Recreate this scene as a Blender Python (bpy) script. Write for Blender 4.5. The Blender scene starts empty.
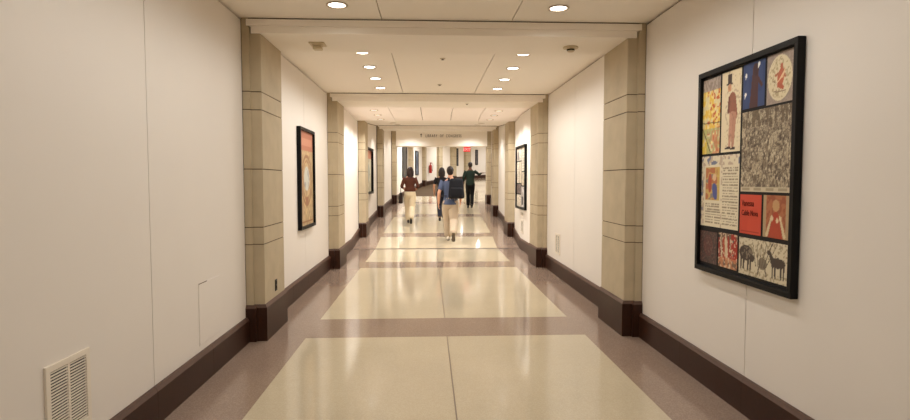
import bpy, bmesh, math, random
import numpy as np
from mathutils import Vector, Matrix

random.seed(7)
SC = bpy.context.scene
COL = SC.collection

# ------------------------------------------------------------------ camera, world, exposure
F_PX, EYE = 560.0, 1.5
PITCH = math.atan(29 / F_PX)
YAW = math.atan(26.5 * math.cos(PITCH) / F_PX)
cam_d = bpy.data.cameras.new('camera')
cam = bpy.data.objects.new('camera', cam_d)
COL.objects.link(cam)
cam.location = (0, 0, EYE)
cam.rotation_euler = (math.pi / 2 - PITCH, 0, -YAW)
cam_d.sensor_fit = 'HORIZONTAL'
cam_d.sensor_width = 36.0
cam_d.lens = 36.0 * F_PX / 910
cam_d.clip_start = 0.05
cam_d.clip_end = 200
SC.camera = cam

world = bpy.data.worlds.new('world')
SC.world = world
world.use_nodes = True
world.node_tree.nodes['Background'].inputs[0].default_value = (1, .9, .75, 1)
world.node_tree.nodes['Background'].inputs[1].default_value = 0.02

SC.view_settings.view_transform = 'Standard'
SC.view_settings.look = 'None'
SC.view_settings.gamma = 1
SC.view_settings.use_curve_mapping = False
SC.view_settings.exposure = -0.08
try:
    SC.cycles.use_denoising = True
    SC.cycles.max_bounces = 10
    SC.cycles.diffuse_bounces = 7
    SC.cycles.glossy_bounces = 4
    SC.cycles.sample_clamp_indirect = 8
except Exception:
    pass
LAMP_RGB = (1.0, 0.985, 0.955)
WATT = dict(near=22.5, mid=43.0, wash=105.0, ramp=115.0, head=100.0, lobby=300.0)

# ------------------------------------------------------------------ materials
def lin(c):
    return tuple((x / 255 / 12.92) if x / 255 <= .04045 else ((x / 255 + .055) / 1.055) ** 2.4 for x in c)

def mat(name, rgb, rough=.6, spec=.5, metal=0., bump=0., bscale=60., var=0., vscale=3., emit=None, estr=0., coat=0.):
    m = bpy.data.materials.new(name)
    m.use_nodes = True
    nt = m.node_tree
    b = nt.nodes['Principled BSDF']
    c = lin(rgb)
    b.inputs['Base Color'].default_value = (*c, 1)
    b.inputs['Roughness'].default_value = rough
    b.inputs['Specular IOR Level'].default_value = spec
    b.inputs['Metallic'].default_value = metal
    b.inputs['Coat Weight'].default_value = coat
    tc = nt.nodes.new('ShaderNodeTexCoord')
    if var > 0:
        n = nt.nodes.new('ShaderNodeTexNoise')
        n.inputs['Scale'].default_value = vscale
        n.inputs['Detail'].default_value = 6
        nt.links.new(tc.outputs['Object'], n.inputs['Vector'])
        r = nt.nodes.new('ShaderNodeMapRange')
        r.inputs['From Min'].default_value = .3
        r.inputs['From Max'].default_value = .7
        r.inputs['To Min'].default_value = 1 - var
        r.inputs['To Max'].default_value = 1 + var
        nt.links.new(n.outputs['Fac'], r.inputs['Value'])
        mx = nt.nodes.new('ShaderNodeVectorMath')
        mx.operation = 'SCALE'
        mx.inputs[0].default_value = c
        nt.links.new(r.outputs['Result'], mx.inputs['Scale'])
        nt.links.new(mx.outputs['Vector'], b.inputs['Base Color'])
    if bump > 0:
        n = nt.nodes.new('ShaderNodeTexNoise')
        n.inputs['Scale'].default_value = bscale
        n.inputs['Detail'].default_value = 4
        nt.links.new(tc.outputs['Object'], n.inputs['Vector'])
        bp = nt.nodes.new('ShaderNodeBump')
        bp.inputs['Strength'].default_value = bump
        bp.inputs['Distance'].default_value = .002
        nt.links.new(n.outputs['Fac'], bp.inputs['Height'])
        nt.links.new(bp.outputs['Normal'], b.inputs['Normal'])
    if emit:
        b.inputs['Emission Color'].default_value = (*emit, 1)
        b.inputs['Emission Strength'].default_value = estr
    return m

def terrazzo(name, base, chips, rough, amount=.45):
    m = bpy.data.materials.new(name)
    m.use_nodes = True
    nt = m.node_tree
    b = nt.nodes['Principled BSDF']
    tc = nt.nodes.new('ShaderNodeTexCoord')
    v = nt.nodes.new('ShaderNodeTexVoronoi')
    v.inputs['Scale'].default_value = 150
    nt.links.new(tc.outputs['Object'], v.inputs['Vector'])
    ramp = nt.nodes.new('ShaderNodeValToRGB')
    ramp.color_ramp.interpolation = 'CONSTANT'
    el = ramp.color_ramp.elements
    el[0].position = 0
    el[0].color = (*lin(chips[0]), 1)
    el[1].position = .35
    el[1].color = (*lin(chips[1]), 1)
    e = el.new(.7)
    e.color = (*lin(chips[2]), 1)
    sep = nt.nodes.new('ShaderNodeSeparateColor')
    nt.links.new(v.outputs['Color'], sep.inputs['Color'])
    nt.links.new(sep.outputs[0], ramp.inputs['Fac'])
    n = nt.nodes.new('ShaderNodeTexNoise')
    n.inputs['Scale'].default_value = 1.3
    n.inputs['Detail'].default_value = 5
    nt.links.new(tc.outputs['Object'], n.inputs['Vector'])
    mix = nt.nodes.new('ShaderNodeMix')
    mix.data_type = 'RGBA'
    mix.inputs['Factor'].default_value = amount
    mix.inputs[6].default_value = (*lin(base), 1)
    nt.links.new(ramp.outputs['Color'], mix.inputs[7])
    rr = nt.nodes.new('ShaderNodeMapRange')
    rr.inputs['From Min'].default_value = .3
    rr.inputs['From Max'].default_value = .7
    rr.inputs['To Min'].default_value = .96
    rr.inputs['To Max'].default_value = 1.04
    nt.links.new(n.outputs['Fac'], rr.inputs['Value'])
    sc = nt.nodes.new('ShaderNodeVectorMath')
    sc.operation = 'SCALE'
    nt.links.new(mix.outputs[2], sc.inputs[0])
    nt.links.new(rr.outputs['Result'], sc.inputs['Scale'])
    nt.links.new(sc.outputs['Vector'], b.inputs['Base Color'])
    b.inputs['Roughness'].default_value = rough
    b.inputs['Specular IOR Level'].default_value = .38
    return m

M = {}
M['wall'] = mat('wall_paint', (225, 218, 209), .75, .25, bump=.15, bscale=140, var=.012, vscale=1.5)
M['groove'] = mat('dark_reveal', (92, 72, 54), .9, .1)
M['ceil'] = mat('ceiling_paint', (244, 237, 226), .85, .2, bump=.1, bscale=200)
M['tile'] = mat('acoustic_tile', (250, 241, 234), .9, .15, bump=.35, bscale=320)
M['stone'] = mat('limestone', (182, 167, 140), .7, .3, bump=.25, bscale=45, var=.07, vscale=5)
M['joint'] = mat('stone_joint', (70, 56, 40), .9, .1)
M['granite'] = mat('dark_granite', (54, 31, 21), .38, .2, var=.12, vscale=40)
M['granite_top'] = mat('lighter_granite_top', (80, 54, 41), .5, .5, var=.1, vscale=40)  # lighter, rougher granite for the top edges of plinths and baseboards
M['pale'] = terrazzo('pale_terrazzo', (189, 176, 151), [(178, 162, 134), (203, 192, 168), (160, 146, 120)], .10, .16)
M['brown'] = terrazzo('rose_brown_terrazzo', (144, 123, 108), [(124, 104, 90), (164, 144, 129), (110, 92, 80)], .12, .25)
M['strip'] = mat('expansion_strip', (70, 52, 42), .5, .4)
M['seam'] = mat('floor_divider', (112, 92, 70), .4, .4)
M['black'] = mat('black_frame', (9, 7, 6), .5, .2, bump=.05)
M['board'] = mat('black_board', (20, 17, 16), .7, .3)
M['white_plastic'] = mat('white_plastic', (226, 216, 200), .45, .4)
M['cream_plastic'] = mat('cream_plastic', (206, 190, 158), .45, .4)
M['trim'] = mat('downlight_trim', (196, 180, 158), .35, .5)
M['reflector'] = mat('downlight_reflector', (210, 196, 176), .2, .6, metal=.8)
M['lens'] = mat('lit_lens', (255, 250, 240), .4, .3, emit=(1, .93, .82), estr=9)
M['lens_soft'] = mat('lit_lens_soft', (255, 246, 236), .4, .3, emit=(1, .9, .78), estr=1.3)
M['dark_metal'] = mat('dark_metal', (96, 84, 66), .35, .5, metal=.7)
M['vent_dark'] = mat('duct_shadow', (40, 34, 28), .9, .1)
M['letter'] = mat('bronze_letters', (66, 50, 32), .5, .4)
M['exit'] = mat('exit_red', (205, 40, 44), .4, .4, emit=lin((225, 50, 55)), estr=.7)
M['exit_letter'] = mat('exit_letters', (250, 190, 190), .4, .4, emit=lin((255, 190, 185)), estr=.9)
M['red'] = mat('extinguisher_red', (176, 32, 26), .3, .5)
M['skin_a'] = mat('skin_fair', (205, 152, 122), .5, .4)
M['skin_b'] = mat('skin_tan', (176, 122, 92), .5, .4)
M['skin_c'] = mat('skin_dark', (104, 66, 46), .5, .4)
M['hair'] = mat('dark_hair', (34, 22, 18), .5, .4, bump=.6, bscale=150, var=.2, vscale=60)
M['hair_b'] = mat('brown_black_hair', (46, 26, 20), .5, .4, bump=.6, bscale=150, var=.2, vscale=60)
M['blue_shirt'] = mat('blue_shirt', (80, 90, 116), .85, .2, bump=.3, bscale=90)
M['khaki'] = mat('khaki_cotton', (182, 164, 142), .85, .2, bump=.3, bscale=80)
M['cream_cloth'] = mat('cream_cloth', (224, 208, 178), .85, .2, bump=.3, bscale=80)
M['brown_cloth'] = mat('brown_blouse', (84, 46, 32), .8, .25, bump=.3, bscale=90)
M['black_cloth'] = mat('black_cloth', (26, 25, 28), .85, .2, bump=.3, bscale=90)
M['jeans'] = mat('dark_jeans', (34, 36, 48), .85, .2, bump=.3, bscale=120)
M['green_cloth'] = mat('dark_green_shirt', (40, 54, 46), .85, .2, bump=.3, bscale=90)
M['charcoal'] = mat('charcoal_trousers', (28, 27, 27), .85, .2, bump=.3, bscale=90)
M['bag'] = mat('navy_nylon', (15, 15, 21), .75, .25, bump=.4, bscale=160)
M['leather'] = mat('dark_leather', (34, 21, 17), .65, .25, bump=.3, bscale=70)
M['shoe_white'] = mat('white_sneaker', (222, 212, 198), .6, .3)
M['shoe_grey'] = mat('grey_sneaker', (92, 80, 68), .6, .3)
M['shoe_black'] = mat('black_shoe', (22, 18, 18), .35, .5)
M['eye'] = mat('eye_white', (230, 225, 218), .3, .5)
M['lip'] = mat('lips', (150, 84, 76), .5, .4)
M['placard'] = mat('placard', (206, 196, 180), .6, .3)
M['ink'] = mat('ink', (84, 30, 22), .8, .2)

def art_mat(name, rough=.55):
    m = bpy.data.materials.new(name)
    m.use_nodes = True
    nt = m.node_tree
    b = nt.nodes['Principled BSDF']
    a = nt.nodes.new('ShaderNodeAttribute')
    a.attribute_name = 'ink'
    nt.links.new(a.outputs['Color'], b.inputs['Base Color'])
    b.inputs['Roughness'].default_value = rough
    b.inputs['Specular IOR Level'].default_value = .3
    return m
M['art'] = art_mat('printed_paper')

# ------------------------------------------------------------------ helpers
def link(name, me, parent=None):
    o = bpy.data.objects.new(name, me)
    COL.objects.link(o)
    if parent is not None:
        o.parent = parent
    return o

def finish(name, bm, mats, parent=None, smooth=False, loc=None):
    me = bpy.data.meshes.new(name)
    bmesh.ops.recalc_face_normals(bm, faces=bm.faces)
    bm.to_mesh(me)
    bm.free()
    for m in (mats if isinstance(mats, (list, tuple)) else [mats]):
        me.materials.append(m)
    if smooth:
        for p in me.polygons:
            p.use_smooth = True
    o = link(name, me, parent)
    if loc is not None:
        o.location = loc
    return o

def struct(o):
    o['kind'] = 'structure'
    return o

def tag(o, label, cat, group=None):
    o['label'] = label
    o['category'] = cat
    if group:
        o['group'] = group
    return o

def thing(name, label, cat, loc=(0, 0, 0), rz=0., group=None):
    o = link(name, None)
    o.location = loc
    o.rotation_euler = (0, 0, rz)
    o.empty_display_size = .1
    return tag(o, label, cat, group)

def copy_thing(root, loc, label, rz=None):
    r = root.copy()
    COL.objects.link(r)
    r.location = loc
    if rz is not None:
        r.rotation_euler = (0, 0, rz)
    r['label'] = label
    for ch in list(root.children):
        c = ch.copy()
        COL.objects.link(c)
        c.parent = r
        for g in list(ch.children):
            d = g.copy()
            COL.objects.link(d)
            d.parent = c
    return r

def hexa(bm, P, mi=0):
    """P: eight corners, index = i + 2j + 4k for (a_i, b_j, c_k)"""
    v = [bm.verts.new(p) for p in P]
    for f in ((0, 1, 3, 2), (4, 6, 7, 5), (0, 4, 5, 1), (2, 3, 7, 6), (0, 2, 6, 4), (1, 5, 7, 3)):
        bm.faces.new([v[i] for i in f]).material_index = mi
    return v

def box(bm, x0, x1, y0, y1, z0, z1, mi=0):
    return hexa(bm, [(x, y, z) for z in (z0, z1) for y in (y0, y1) for x in (x0, x1)], mi)

def rbox(bm, x0, x1, y0, y1, z0, z1, r, seg=3):
    t = bmesh.new()
    box(t, x0, x1, y0, y1, z0, z1)
    bmesh.ops.recalc_face_normals(t, faces=t.faces)
    bmesh.ops.bevel(t, geom=t.edges[:], offset=r, segments=seg, affect='EDGES', profile=.5)
    merge(bm, t)

def merge(bm, t, M4=None):
    if M4 is not None:
        bmesh.ops.transform(t, matrix=M4, verts=t.verts)
    me = bpy.data.meshes.new('tmp')
    t.to_mesh(me)
    t.free()
    bm.from_mesh(me)
    bpy.data.meshes.remove(me)

def lathe(bm, prof, seg=32, c=(0, 0, 0), mi=0):
    """profile of (r, z) about the z axis"""
    rings = []
    for r, z in prof:
        if r < 1e-6:
            rings.append([bm.verts.new((c[0], c[1], c[2] + z))])
        else:
            rings.append([bm.verts.new((c[0] + r * math.cos(2 * math.pi * k / seg), c[1] + r * math.sin(2 * math.pi * k / seg), c[2] + z)) for k in range(seg)])
    for a, b in zip(rings, rings[1:]):
        for k in range(seg):
            q = [a[k % len(a)], a[(k + 1) % len(a)], b[(k + 1) % len(b)], b[k % len(b)]]
            u = []
            for w in q:
                if w not in u:
                    u.append(w)
            if len(u) > 2:
                bm.faces.new(u).material_index = mi

def loft(bm, pts, radii, seg=16, side=(1, 0, 0), caps=True, ck=1.):
    """closed tube through pts; radii are r or (r_side, r_other)"""
    pts = [Vector(p) for p in pts]
    radii = [(r, r) if not isinstance(r, (tuple, list)) else r for r in radii]
    n = len(pts)
    tang = []
    for i in range(n):
        t = pts[min(i + 1, n - 1)] - pts[max(i - 1, 0)]
        tang.append(t.normalized())
    st = []
    if caps:
        for k in (0.0, .35, .7):
            a = math.acos(max(0, k)) if k > 0 else math.pi / 2
            s = math.cos(a)
            rm = min(radii[0]) * .75 * ck
            st.append((pts[0] - tang[0] * rm * math.sin(a), (radii[0][0] * max(s, .02), radii[0][1] * max(s, .02)), tang[0]))
    for i in range(n):
        st.append((pts[i], radii[i], tang[i]))
    if caps:
        for k in (.7, .35, 0.0):
            a = math.acos(max(0, k)) if k > 0 else math.pi / 2
            s = math.cos(a)
            rm = min(radii[-1]) * .75 * ck
            st.append((pts[-1] + tang[-1] * rm * math.sin(a), (radii[-1][0] * max(s, .02), radii[-1][1] * max(s, .02)), tang[-1]))
    rings = []
    S = Vector(side)
    for p, r, t in st:
        s = (S - t * S.dot(t))
        if s.length < 1e-3:
            s = Vector((0, 1, 0)) - t * t.y
        s.normalize()
        o = t.cross(s)
        rings.append([bm.verts.new(p + s * (r[0] * math.cos(2 * math.pi * k / seg)) + o * (r[1] * math.sin(2 * math.pi * k / seg))) for k in range(seg)])
    for a, b in zip(rings, rings[1:]):
        for k in range(seg):
            bm.faces.new((a[k], a[(k + 1) % seg], b[(k + 1) % seg], b[k]))
    bm.faces.new(list(reversed(rings[0])))
    bm.faces.new(rings[-1])

def ball(bm, c, r, rot=None, seg=20):
    t = bmesh.new()
    bmesh.ops.create_uvsphere(t, u_segments=seg, v_segments=seg // 2 + 2, radius=1)
    S = Matrix.Diagonal((*(r if isinstance(r, (tuple, list)) else (r, r, r)), 1))
    merge(bm, t, Matrix.Translation(c) @ (rot.to_4x4() if rot else Matrix.Identity(4)) @ S)

def fuse(name, bm, m, parent, voxel=.008, smooth=3):
    """one continuous skin from overlapping closed shapes"""
    bmesh.ops.recalc_face_normals(bm, faces=bm.faces)
    me = bpy.data.meshes.new('tmp')
    bm.to_mesh(me)
    bm.free()
    t = bpy.data.objects.new('tmp', me)
    COL.objects.link(t)
    r = t.modifiers.new('r', 'REMESH')
    r.mode = 'VOXEL'
    r.voxel_size = voxel
    if smooth:
        s = t.modifiers.new('s', 'SMOOTH')
        s.iterations = smooth
        s.factor = .5
    dg = bpy.context.evaluated_depsgraph_get()
    new = bpy.data.meshes.new_from_object(t.evaluated_get(dg))
    bpy.data.objects.remove(t)
    bpy.data.meshes.remove(me)
    new.name = name
    new.materials.clear()
    new.materials.append(m)
    for p in new.polygons:
        p.use_smooth = True
    return link(name, new, parent)

# ------------------------------------------------------------------ the corridor's course
CX = .175                    # centre line of the level part
Y_RAMP = 12.35
SLOPE = .0625
HALF = 1.875
CEIL = 2.98
def cx(y): return CX + max(0, y - Y_RAMP) * .0225 + max(0, y - 18) * .03
def wu(y, u): return cx(y) + u * (1 + .038 * min(1, max(0, (y - Y_RAMP) / (13.93 - Y_RAMP))))   # the ramp is a little wider
def zf(y): return max(0., SLOPE * (y - Y_RAMP))
def zc(y): return CEIL if y <= 13.95 else CEIL + .07 * (y - 13.95)
def W(u, y, h): return (wu(y, u), y, zf(y) + h)

PIL = [(.88, 1.68), (5.25, 6.03), (9.58, 10.38), (13.93, 14.68), (17.95, 18.7), (21.9, 22.6)]
Y_BACK = -3.4
# lobby beyond the header: the walls swing to the right
LW = [(wu(22.6, -HALF), 22.6), (-.90, 27.1), (-.30, 31.9), (.64, 34.6), (1.52, 36.5), (2.54, 38.1), (4.3, 40.2), (7.4, 42.6)]
RW = [(wu(22.6, HALF), 22.6), (2.75, 25.2), (3.3, 28.2), (4.3, 31.4), (6.0, 34.4), (8.6, 37.2)]

# ---- floor
bm = bmesh.new()
us = [-HALF - .05, -1.35, -.005, .005, 1.35, HALF + .05]
ys = [(Y_BACK, 1), (.96, 0), (1.68, 1), (5.34, 0), (6.07, 1), (9.66, 0), (10.36, 1), (12.31, 3), (12.42, 1), (14.0, 0), (14.62, 1), (18.0, 0), (18.65, 1), (22.0, 0), (22.65, None)]
for (y0, kind), (y1, _) in zip(ys, ys[1:]):
    n = 1 if y1 < 12.4 else 1
    for i in range(5):
        u0, u1 = us[i], us[i + 1]
        if kind == 3:
            mi = 2
        elif kind == 0:
            mi = 1
        else:
            mi = 1 if i in (0, 4) else (3 if i == 2 else 0)
        bm.faces.new([bm.verts.new(W(*p, 0)) for p in ((u0, y0), (u1, y0), (u1, y1), (u0, y1))]).material_index = mi
def flat(pts, mi):
    bm.faces.new([bm.verts.new((x, y, zf(y))) for x, y in pts]).material_index = mi
flat([(-1.6, 22.65), (9, 22.65), (9, 22.75), (-1.6, 22.75)], 1)
flat([(-1.6, 22.75), (1.55, 22.75), (1.55, 25.3), (-1.6, 25.3)], 0)
flat([(-1.6, 25.3), (1.55, 25.3), (1.55, 44), (-1.6, 44)], 4)
yy = 22.75
for k, (dy, mi) in enumerate([(1.3, 0), (.35, 1), (3.0, 0), (.6, 1), (4.0, 0), (.7, 1), (5.0, 0), (.8, 1), (5.5, 0)]):
    flat([(1.55, yy), (9, yy), (9, yy + dy), (1.55, yy + dy)], mi)
    yy += dy
struct(finish('floor', bm, [M['pale'], M['brown'], M['strip'], M['seam'], mat('brown_carpet', (92, 76, 60), .95, .1, bump=.6, bscale=300)]))

# ---- ceiling: panels with narrow dark joints below a dark backing
bm = bmesh.new()
G = .004
def cpanel(u0, u1, y0, y1, mi=0, t=.025):
    P = []
    for dz in (0, t):
        for y in (y0, y1):
            for u in (u0, u1):
                P.append((wu(y, u), y, zc(y) + dz))
    hexa(bm, P, mi)
def cbay(y0, y1, cuts, mi=0, rows=None, g=G):
    e = [-HALF - .02] + cuts + [HALF + .02]
    rs = rows or [y0, y1]
    for a, b in zip(e, e[1:]):
        for c, d in zip(rs, rs[1:]):
            cpanel(a + (g if a > -HALF else 0), b - (g if b < HALF else 0), c + (G * .6 if c > y0 else 0), d - (G * .6 if d < y1 else 0), mi)
cbay(Y_BACK, .88, [-.6, .6])
cbay(.88, 5.6, [-.6, .6])
cbay(5.6, 10.0, [-.6, .6])
cbay(10.0, 13.95, [-.985, -.33, .33, .985], 1, [10.0, 10.9, 11.5, 12.1, 12.7, 13.3, 13.95], .0055)
cbay(13.95, 18.0, [-.6, .6])
cbay(18.0, 22.3, [-.6, .6])
for y0, y1 in ((Y_BACK - .1, 13.95), (13.95, 18.0), (18.0, 22.62)):
    P = [(wu(y, u), y, zc(y) + dz) for dz in (.026, .12) for y in (y0, y1) for u in (-HALF - .2, HALF + .2)]
    hexa(bm, P, 2)
P = [(x, y, zf(y) + h) for h in (2.95, 3.05) for y in (22.3, 46) for x in (-3, 11)]
hexa(bm, P, 0)
struct(finish('ceiling', bm, [M['ceil'], M['tile'], M['groove']]))

# ---- walls: one object per bay, each panelled over a dark backing
def wall(sx, name):
    def seg(bm, y0, y1, u0, u1, h0, top_gap, mi):
        P = []
        for k in (0, 1):
            for y in (y0, y1):
                for u in (u0, u1):
                    P.append((wu(y, sx * u), y, zf(y) + h0 if k == 0 else zc(y) - top_gap))
        hexa(bm, P, mi)
    edges = [Y_BACK] + [e for p in PIL for e in p]
    for i in range(0, len(edges) - 1, 2):
        bm = bmesh.new()
        y0, y1 = edges[i], edges[i + 1]
        mid = (y0 + y1) / 2 + (.03 if i == 2 else 0)
        cuts = [y0, mid, y1]
        if y0 < Y_RAMP < y1:
            cuts = [y0, mid, Y_RAMP, y1]
        for a, b in zip(cuts, cuts[1:]):
            seg(bm, a + (.0035 if a == mid else 0), b - (.0035 if b == mid else 0), HALF, HALF + .02, 0, .018, 0)
        e = [y0 - (.1 if i == 0 else 0)] + [q for q in (Y_RAMP, 13.95) if y0 < q < edges[i + 2]] + [edges[i + 2]]
        for a, b in zip(e, e[1:]):
            seg(bm, a, b, HALF + .021, HALF + .16, -.05, -.02, 1)
        struct(finish(name, bm, [M['wall'], M['groove']]))
    poly = LW if sx < 0 else RW
    for (xa, ya), (xb, yb) in zip(poly, poly[1:]):
        bm = bmesh.new()
        d = Vector((xb - xa, yb - ya, 0)).normalized()
        n = Vector((-d.y, d.x, 0)) if sx < 0 else Vector((d.y, -d.x, 0))
        P = [(x + n.x * t, y + n.y * t, zf(y) + h) for h in (-.05, 3.0) for (x, y) in ((xa, ya), (xb, yb)) for t in (0, .12)]
        hexa(bm, P, 0)
        struct(finish(name, bm, [M['wall'], M['groove']]))
wall(-1, 'wall_left')
wall(1, 'wall_right')
bm = bmesh.new()
box(bm, CX - HALF - .2, CX + HALF + .2, Y_BACK - .2, Y_BACK, -.05, CEIL + .1)
struct(finish('wall_back', bm, M['wall']))
bm = bmesh.new()
(xa, ya), (xb, yb) = LW[-1], RW[-1]
P = [(x, y + 0, zf(y) + h) for h in (-.05, 3.0) for t in (0, .15) for (x, y) in ((xa + t, ya + t), (xb + t, yb + t))]
hexa(bm, P)
struct(finish('wall_front', bm, M['wall']))

# ---- baseboards
def baseboard(sx, name):
    bm = bmesh.new()
    edges = [Y_BACK] + [e for p in PIL for e in p]
    def run(A, B, nx, ny):
        prof = [(0, 0), (.034, 0), (.034, .205), (.02, .232), (0, .232)]
        ra = [bm.verts.new((A[0] + nx * p, A[1] + ny * p, A[2] + h)) for p, h in prof]
        rb = [bm.verts.new((B[0] + nx * p, B[1] + ny * p, B[2] + h)) for p, h in prof]
        for k in range(5):
            f = bm.faces.new((ra[k], ra[(k + 1) % 5], rb[(k + 1) % 5], rb[k]))
            f.material_index = 1 if k in (2, 3) else 0
        bm.faces.new(ra)
        bm.faces.new(list(reversed(rb)))
    for i in range(0, len(edges) - 1, 2):
        y0, y1 = edges[i], edges[i + 1]
        cuts = [y0, y1] if not y0 < Y_RAMP < y1 else [y0, Y_RAMP, y1]
        for a, b in zip(cuts, cuts[1:]):
            n = max(1, round((b - a) / .9))
            for k in range(n):
                c, d = a + (b - a) * k / n, a + (b - a) * (k + 1) / n
                run(W(sx * HALF, c + .0008, 0), W(sx * HALF, d - .0008, 0), -sx, 0)
    poly = LW if sx < 0 else RW
    for (xa, ya), (xb, yb) in zip(poly, poly[1:]):
        d = Vector((xb - xa, yb - ya, 0)).normalized()
        n = Vector((d.y, -d.x, 0)) if sx < 0 else Vector((-d.y, d.x, 0))
        run((xa, ya, zf(ya)), (xb, yb, zf(yb)), n.x, n.y)
    struct(finish(name, bm, [M['granite'], M['granite_top']]))
baseboard(-1, 'baseboard_left')
baseboard(1, 'baseboard_right')

# ---- beams and the header
def beam(i, y0, y1, h_bot_abs, name, u=1.79):
    bm = bmesh.new()
    def lay(ya, yb, uu, zb, zt=0., mi=0):
        P = []
        for k in (0, 1):
            for y in (ya, yb):
                for s in (-uu, uu):
                    P.append((wu(y, s), y, zb if k == 0 else zc(y) - zt))
        hexa(bm, P, mi)
    lay(y0 + .012, y1 - .012, u, h_bot_abs, .03)
    lay(y0 - .012, y1 + .012, u + .035, zc((y0 + y1) / 2) - .07, .012)
    lay(y0 + .004, y1 - .004, u + .03, zc((y0 + y1) / 2) - .05, -.002, 1)      # dark shadow gap under the ceiling
    struct(finish(name, bm, [M['ceil'], M['groove']]))
beam(0, PIL[0][0], PIL[0][1], 2.848, 'trim_1')
beam(1, PIL[1][0], PIL[1][1], 2.848, 'trim_2')
beam(2, PIL[2][0], PIL[2][1], 2.848, 'trim_3')
beam(4, PIL[4][0], PIL[4][1], 3.15, 'trim_4')
bm = bmesh.new()
P = [(wu(y, u), y, z) for z in (2.86, zc(22.6) + .01) for y in (21.96, 22.57) for u in (-HALF + .15, HALF - .15)]
hexa(bm, P)
struct(finish('trim_5', bm, M['ceil']))

# ------------------------------------------------------------------ pilasters
GROOVES = [2.32, 2.155, 1.61, 1.07, .91]
def pilaster_meshes(sx, wid, top_back, top_front, gro):
    """local: y from 0 to wid along the wall, x from the wall plane (0) towards the corridor (+x for the left wall)"""
    sg = -sx
    a = bmesh.new()
    hz = [.30] + sorted(gro) + [None]
    def courses(x1, y0, y1, top):
        hs = [.30] + sorted(gro) + [top]
        for z0, z1 in zip(hs, hs[1:]):
            t = bmesh.new()
            box(t, 0, x1, y0, y1, z0 + (.004 if z0 > .31 else 0), z1 - (.004 if z1 != top else 0))
            bmesh.ops.recalc_face_normals(t, faces=t.faces)
            ed = [e for e in t.edges if abs(e.verts[0].co.z - e.verts[1].co.z) > .02]
            bmesh.ops.bevel(t, geom=ed, offset=.006, segments=2, affect='EDGES')
            merge(a, t)
    courses(.07, 0, wid, top_back)
    courses(.165, .03, wid - .03, top_front)
    # dark joint core
    n0 = len(a.faces)
    box(a, 0, .158, .037, wid - .037, .28, top_front - .01, 1)
    box(a, 0, .063, .007, wid - .007, .28, top_back - .01, 1)
    b = bmesh.new()
    def tier(x1, y0, y1):
        v = box(b, 0, x1, y0, y1, -.04, .315)
        w = [b.verts.new((x, y, .345)) for y in (y0 + .018, y1 - .018) for x in (0, x1 - .018)]
        top = [f for f in b.faces if all(abs(q.co.z - .315) < 1e-6 for q in f.verts) and f.verts[0] in v]
        for f in top:
            b.faces.remove(f)
        t4 = v[4:]
        for i, j in ((0, 1), (1, 3), (3, 2), (2, 0)):
            b.faces.new((t4[i], t4[j], w[j], w[i])).material_index = 1
        b.faces.new((w[0], w[1], w[3], w[2])).material_index = 1
    tier(.095, -.02, wid + .02)
    tier(.188, .012, wid - .012)
    for q in (a, b):
        for v in q.verts:
            v.co.x *= sg
    return a, b
ORD = ['behind', 'nearest', 'second', 'third', 'fourth', 'fifth']
PLAB = {(-1, 0): 'limestone pilaster on the left wall beside the camera, before the louvred vent',
        (1, 0): 'limestone pilaster on the right wall beside the camera, before the large collage picture',
        (-1, 1): 'limestone pilaster with small black outlet near its base, nearest on the left wall',
        (1, 1): 'limestone pilaster nearest on the right wall, just beyond the large collage picture',
        (-1, 2): 'limestone pilaster second on the left wall, beyond the tan picture with red heading',
        (1, 2): 'limestone pilaster second on the right wall, between small vent and narrow grey collage',
        (-1, 3): 'limestone pilaster third on the left wall, beyond the brightly washed bare wall',
        (1, 3): 'limestone pilaster third on the right wall, just beyond the grey collage picture',
        (-1, 4): 'limestone pilaster fourth on the left wall, holding the farther ceiling beam',
        (1, 4): 'limestone pilaster fourth on the right wall, holding the farther ceiling beam',
        (-1, 5): 'limestone pilaster carrying the left end of the lettered header',
        (1, 5): 'limestone pilaster carrying the right end of the lettered header'}
for sx in (-1, 1):
    for i, (y0, y1) in enumerate(PIL):
        yb = y0
        base = zf((y0 + y1) / 2)
        beam_bot = {0: 2.848, 1: 2.848, 2: 2.848, 4: 3.15}.get(i)
        tb = zc(y0) - base - .001
        tf = (beam_bot - base - .001) if beam_bot else tb
        r = thing('stone_pilaster', PLAB[(sx, i)], 'pilaster', (wu((y0 + y1) / 2, sx * HALF), y0, base), 0, 'limestone pilasters along the corridor')
        a, b = pilaster_meshes(sx, y1 - y0, tb, tf, GROOVES)
        finish('shaft', a, [M['stone'], M['joint']], r)
        o = finish('plinth', b, [M['granite'], M['granite_top']], r)
        o['label'] = 'dark polished granite plinth'
# pilasters along the curving lobby wall
def along(poly, i, t):
    (xa, ya), (xb, yb) = poly[i], poly[i + 1]
    d = Vector((xb - xa, yb - ya, 0))
    p = Vector((xa, ya, 0)) + d * t
    d.normalize()
    return p, d
LOB = [(0, .88, 'between slim dark and blue-grey posters'), (1, .9, 'left of the red fire extinguisher'), (2, .85, 'right of the red fire extinguisher'), (3, .85, 'above the backpack, left of a far picture'), (4, .85, 'behind the red exit sign')]
for i, t, where in LOB:
    p, d = along(LW, i, t)
    r = thing('stone_pilaster', 'far limestone pilaster on the curving lobby wall, ' + where, 'pilaster', (p.x, p.y, zf(p.y)), math.atan2(d.y, d.x) - math.pi / 2, 'far lobby pilasters')
    a, b = pilaster_meshes(-1, .75, 2.9, 2.9, GROOVES)
    finish('shaft', a, [M['stone'], M['joint']], r)
    finish('plinth', b, [M['granite'], M['granite_top']], r)

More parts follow.
